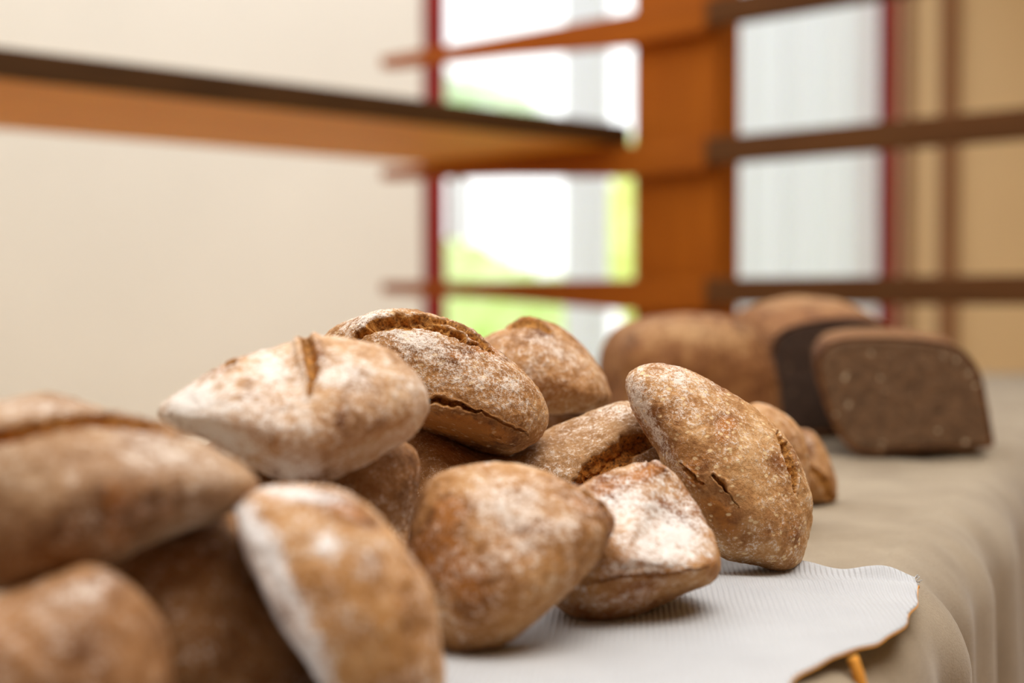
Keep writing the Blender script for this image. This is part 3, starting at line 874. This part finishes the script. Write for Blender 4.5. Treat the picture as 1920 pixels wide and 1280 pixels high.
roll('bread_roll', 'dark shaded bread roll wedged in the gap under the far left one',
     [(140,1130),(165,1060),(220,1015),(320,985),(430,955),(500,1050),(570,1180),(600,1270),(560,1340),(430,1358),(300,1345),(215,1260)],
     0.528, (0.75, 0.25, -0.5), (0.2, -0.7, 0.6), (0.095, 0.08, 0.06), M_shaded, n=80, p=2.3, flat=0.5, taper=0.2, seed=48, base_flour=0.0, rest=REST)

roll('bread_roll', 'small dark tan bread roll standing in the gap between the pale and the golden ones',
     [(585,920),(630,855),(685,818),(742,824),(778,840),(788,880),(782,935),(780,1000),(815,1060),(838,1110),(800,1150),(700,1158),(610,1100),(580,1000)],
     0.665, (0.35, 0.1, -0.9), (0.5, -0.75, 0.3), (0.080, 0.060, 0.05), M_shaded, n=80, p=2.4, flat=0.5, taper=0.2, seed=52, base_flour=0.05, rest=REST)

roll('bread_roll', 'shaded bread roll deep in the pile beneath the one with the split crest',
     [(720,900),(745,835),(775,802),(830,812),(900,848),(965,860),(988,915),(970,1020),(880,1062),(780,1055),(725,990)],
     0.775, (0.95, 0.2, 0.0), (0.0, -0.4, 0.9), (0.085, 0.075, 0.058), M_shaded, n=72, p=2.3, flat=0.6, taper=0.2, seed=57, base_flour=0.05, rest=REST)

roll('bread_roll', 'brown bread roll with a dark torn burst lying behind the flour caked one',
     [(925,935),(945,862),(1015,812),(1080,780),(1140,756),(1182,750),(1218,772),(1255,830),(1280,890),(1262,980),(1180,1045),(1060,1058),(960,1030)],
     0.795, (0.72, 0.35, 0.50), (-0.30, -0.62, 0.72), (0.115, 0.085, 0.07), M_H, n=120, p=2.3, flat=0.5, taper=0.2, seed=61,
     cracks=[dict(pts=[(1085,912),(1110,885),(1150,858),(1195,832),(1235,815)], w=[16,20,24,24,14], depth=0.007, lip=0.0022, side=-1, jag=8)],
     flour=[(1160,770,40,20,0,0.2)], toast=[(1200,800,40,30,0,0.3)], base_flour=0.10, rest=REST)

roll('bread_roll', 'tan bread roll with a small peak at the back behind the split crested one',
     [(870,700),(885,655),(910,630),(950,610),(978,601),(997,595),(1018,601),(1050,614),(1092,645),(1125,685),(1143,725),(1146,752),(1120,768),(1060,778),(980,778),(905,760)],
     0.89, (0.82, 0.25, -0.42), (0.22, -0.45, 0.85), (0.105, 0.085, 0.062), M_G, n=110, p=2.3, flat=0.55, taper=0.2, seed=66, smooth=3,
     cracks=[dict(pts=[(955,616),(985,608),(1010,612),(1030,622)], w=[3,6,6,3], depth=0.0015, lip=0.0025, side=-1, jag=4)],
     flour=[(1040,650,60,20,30,0.25),(1000,700,60,40,20,0.15)], toast=[(990,600,30,8,0,0.6)], base_flour=0.12)

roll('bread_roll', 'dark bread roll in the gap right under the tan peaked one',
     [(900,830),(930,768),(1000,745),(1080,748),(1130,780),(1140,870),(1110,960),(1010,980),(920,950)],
     0.925, (0.95, 0.2, 0.0), (0.0, -0.3, 0.95), (0.095, 0.08, 0.06), M_shaded, n=64, p=2.3, flat=0.6, taper=0.2, seed=71, rest=TABLE_Z)

roll('bread_roll', 'tan bread roll peeking out behind the leaning seeded one',
     [(1370,830),(1395,775),(1420,757),(1455,768),(1490,795),(1515,830),(1520,890),(1500,950),(1430,985),(1380,950)],
     0.925, (0.7, 0.3, -0.5), (0.3, -0.4, 0.85), (0.075, 0.065, 0.055), M_G, n=72, p=2.3, flat=0.6, taper=0.2, seed=75, base_flour=0.05, rest=TABLE_Z)

roll('bread_roll', 'small tan bread roll farthest right on the tablecloth beside the leaning seeded one',
     [(1440,880),(1470,825),(1505,803),(1535,822),(1556,862),(1566,905),(1562,938),(1530,946),(1470,945),(1440,930)],
     1.04, (0.75, 0.3, -0.5), (0.3, -0.5, 0.8), (0.07, 0.06, 0.05), M_G, n=72, p=2.4, flat=0.6, taper=0.2, seed=79,
     cracks=[dict(pts=[(1525,880),(1545,905),(1556,930)], w=[8,12,8], depth=0.002, lip=0.001, jag=4)], base_flour=0.05, rest=TABLE_Z)

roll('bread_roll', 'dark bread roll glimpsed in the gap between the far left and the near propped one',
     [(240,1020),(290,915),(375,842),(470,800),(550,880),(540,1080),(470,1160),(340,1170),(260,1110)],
     0.64, (0.9, 0.3, 0.0), (0.1, -0.4, 0.9), (0.085, 0.075, 0.058), M_shaded, n=64, p=2.3, flat=0.6, taper=0.2, seed=91, rest=REST)
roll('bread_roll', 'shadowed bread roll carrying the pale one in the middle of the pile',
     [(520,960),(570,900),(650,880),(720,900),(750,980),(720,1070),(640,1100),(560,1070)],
     0.735, (0.9, 0.3, 0.0), (0.1, -0.4, 0.9), (0.075, 0.07, 0.055), M_shaded, n=64, p=2.3, flat=0.6, taper=0.2, seed=95, rest=REST)

# crumbs on the white cloth
for k, (cx, cy) in enumerate(((1479, 1078),)):
    Yd = 0.14 * F_PX / (cy - 560)
    p = px_at(cx, cy, Yd); r = 0.0013
    P, Q = cube_sphere(5)
    V = P * r * (1 + 0.35 * vnoise(P, 2.3, 90 + k))[:, None]
    o = link_mesh('bread_crumb', V, Q, M_E, smooth=False); o.location = (p[0], p[1], REST + r * 0.8)
    tag(o, 'tiny pale bread crumb on the white cloth at the foot of the leaning roll', 'crumb')

# ------------------------------------------------------------------ loaves behind
M_loaf = cm('dark_loaf_crust', 7.7, dark=srgb(86, 48, 20), mid=srgb(128, 80, 40), light=srgb(160, 112, 66), flour=srgb(188, 146, 100), speck=0.3)
M_loafd = cm('rye_loaf_crust', 8.3, dark=srgb(74, 40, 16), mid=srgb(108, 66, 30), light=srgb(134, 88, 46), flour=srgb(140, 96, 54), speck=0.3)
roll('bread_loaf', 'whole brown loaf with floured domed top behind the leaning roll',
     [(1124,680),(1132,640),(1160,610),(1220,592),(1290,586),(1360,592),(1410,612),(1442,655),(1460,720),(1466,790),(1462,835),(1400,848),(1250,850),(1150,842),(1126,780)],
     1.42, (0.96, 0.25, 0.0), (0.0, -0.05, 1.0), (0.17, 0.15, 0.13), M_loaf, n=96, p=4.0, pz=2.8, flat=0.85, taper=0.04, seed=83,
     flour=[(1290,615,150,34,3,0.8),(1230,640,80,24,0,0.3),(1390,650,40,30,0,0.3)], toast=[(1420,720,30,60,0,0.25)],
     base_flour=-0.15, group='loaves', cat='bread loaf', rest=TABLE_Z)

def crumb_mat(name, a, b_, c):
    m, nt, b = new_mat(name)
    tc = N(nt, 'ShaderNodeTexCoord').outputs['Object']
    n1 = noise_node(nt, tc, 120, 4, 0.65); n2 = noise_node(nt, tc, 420, 3)
    f = math_node(nt, 'ADD', math_node(nt, 'MULTIPLY', n1, 0.6), math_node(nt, 'MULTIPLY', n2, 0.4))
    col = ramp(nt, f, [(0.35, a), (0.62, b_)])
    vo = N(nt, 'ShaderNodeTexVoronoi'); vo.inputs['Scale'].default_value = 75
    nt.links.new(tc, vo.inputs['Vector'])
    sd = math_node(nt, 'MULTIPLY', maprange(nt, vo.outputs['Distance'], 0.14, 0.24, 1, 0), maprange(nt, n1, 0.5, 0.6, 0.0, 0.9))
    col = mixc(nt, sd, col, c)
    nt.links.new(col, b.inputs['Base Color']); b.inputs['Roughness'].default_value = 0.85
    bn = N(nt, 'ShaderNodeBump'); bn.inputs['Strength'].default_value = 0.7; bn.inputs['Distance'].default_value = 0.003
    nt.links.new(f, bn.inputs['Height']); nt.links.new(bn.outputs['Normal'], b.inputs['Normal'])
    return m
M_crumb = crumb_mat('seeded_rye_crumb', srgb(74, 50, 28), srgb(118, 86, 56), srgb(200, 180, 150))
M_crumb2 = crumb_mat('dark_rye_crumb', srgb(46, 28, 14), srgb(68, 44, 26), srgb(110, 84, 58))

def cut_loaf(outline, Y, body, length, label, mat_crust, mat_crumb, seed, dome=0.0):
    prof = smooth_closed(outline, 10)
    pts = np.array([px_at(x, y, Y) for x, y in prof])
    zmin = pts[:, 2].min()
    pts[:, 2] += TABLE_Z + 0.001 - zmin
    cen = pts.mean(0); base = np.array([cen[0], cen[1], TABLE_Z + 0.001])
    body = np.array(body, float); body /= np.linalg.norm(body)
    e = empty('cut_loaf', base); tag(e, label, 'bread loaf', 'loaves')
    nst = 44; m = len(pts); V = []; Fq = []
    for k in range(nst + 1):
        t = k / nst
        s = (1 - max(0, (t - 0.72) / 0.28) ** 2.4 * 0.55)
        ring = cen + (pts - cen) * np.array([s, s, 1 - (1 - s) * 0.8])
        zt = (ring[:, 2] - TABLE_Z) / (pts[:, 2].max() - TABLE_Z)
        ring = ring + body * length * t
        ring[:, 2] += dome * math.sin(min(1, t * 1.15) * math.pi * 0.75) * np.clip(zt - 0.5, 0, 1) * 2
        ring[:, 2] = np.maximum(ring[:, 2], TABLE_Z + 0.001)
        V.append(ring)
    V = np.concatenate(V)
    rad = V - np.array([cen[0], cen[1], cen[2]]); rad -= np.outer(rad @ body, body)
    rad /= np.linalg.norm(rad, axis=1, keepdims=True) + 1e-9
    amp = 0.0022 * fbm(V, 40, 3, seed) * np.repeat(np.linspace(0.2, 1, nst + 1), m)
    V = V + rad * amp[:, None]
    V[:, 2] = np.maximum(V[:, 2], TABLE_Z + 0.001)
    for k in range(nst):
        for j in range(m):
            Fq.append((k*m+j, k*m+(j+1) % m, (k+1)*m+(j+1) % m, (k+1)*m+j))
    Fq.append(tuple(nst * m + j for j in range(m))[::-1]); Fq.append(tuple(range(m)))
    o = link_mesh('crust', V - base, Fq, mat_crust, e)
    zt = np.clip((V[:, 2] - TABLE_Z) / (V[:, 2].max() - TABLE_Z), 0, 1)
    nn = fbm(V, 30, 2, seed + 4)
    ca = o.data.color_attributes.new('mask', 'FLOAT_COLOR', 'POINT')
    fl = 0.75 * smoothstep(0.84, 0.97, zt) + 0.35 * nn - 0.1
    ca.data.foreach_set('color', np.stack([fl, 0 * fl, 0.3 * np.clip(nn, 0, 1), 0 * fl + 1], -1).astype(np.float32).ravel())
    # crumb: inset face, slightly proud, relief
    V2 = [cen - body * 0.0016]; rings = 26; F2 = []
    for k in range(1, rings + 1):
        t = k / rings * 0.955
        V2 += list(cen + (pts - cen) * t - body * (0.0016 if k < rings else -0.001))
    V2 = np.array(V2)
    V2 = V2 - body * (0.0012 * fbm(V2, 160, 3, seed + 7))[:, None]
    for j in range(m): F2.append((0, 1 + (j + 1) % m, 1 + j))
    for k in range(rings - 1):
        a = 1 + k * m; b_ = a + m
        for j in range(m): F2.append((a + j, a + (j+1) % m, b_ + (j+1) % m, b_ + j))
    c = link_mesh('crumb_face', V2 - base, F2, mat_crumb, e)
    c['label'] = 'dark seeded crumb of the cut face'
    for ob in (o, c):
        bmn = ob.data
    return e
cut_loaf([(1530,700),(1540,665),(1570,648),(1640,642),(1740,648),(1800,664),(1836,705),(1850,760),(1860,815),(1862,846),(1830,852),(1760,852),(1690,856),(1640,862),(1595,852),(1570,820),(1548,770)],
         1.335, (0.17, 0.98, 0), 0.145, 'cut dark rye loaf with seeded crumb face turned forward on the right', M_loafd, M_crumb, 5, 0.006)
cut_loaf([(1440,720),(1446,655),(1470,625),(1530,608),(1590,604),(1650,612),(1690,640),(1705,700),(1708,800),(1700,815),(1575,820),(1450,815)],
         1.515, (-0.22, 0.97, 0), 0.17, 'dark cut loaf with floured top standing behind the seeded rye loaf', M_loaf, M_crumb2, 9, 0.022)
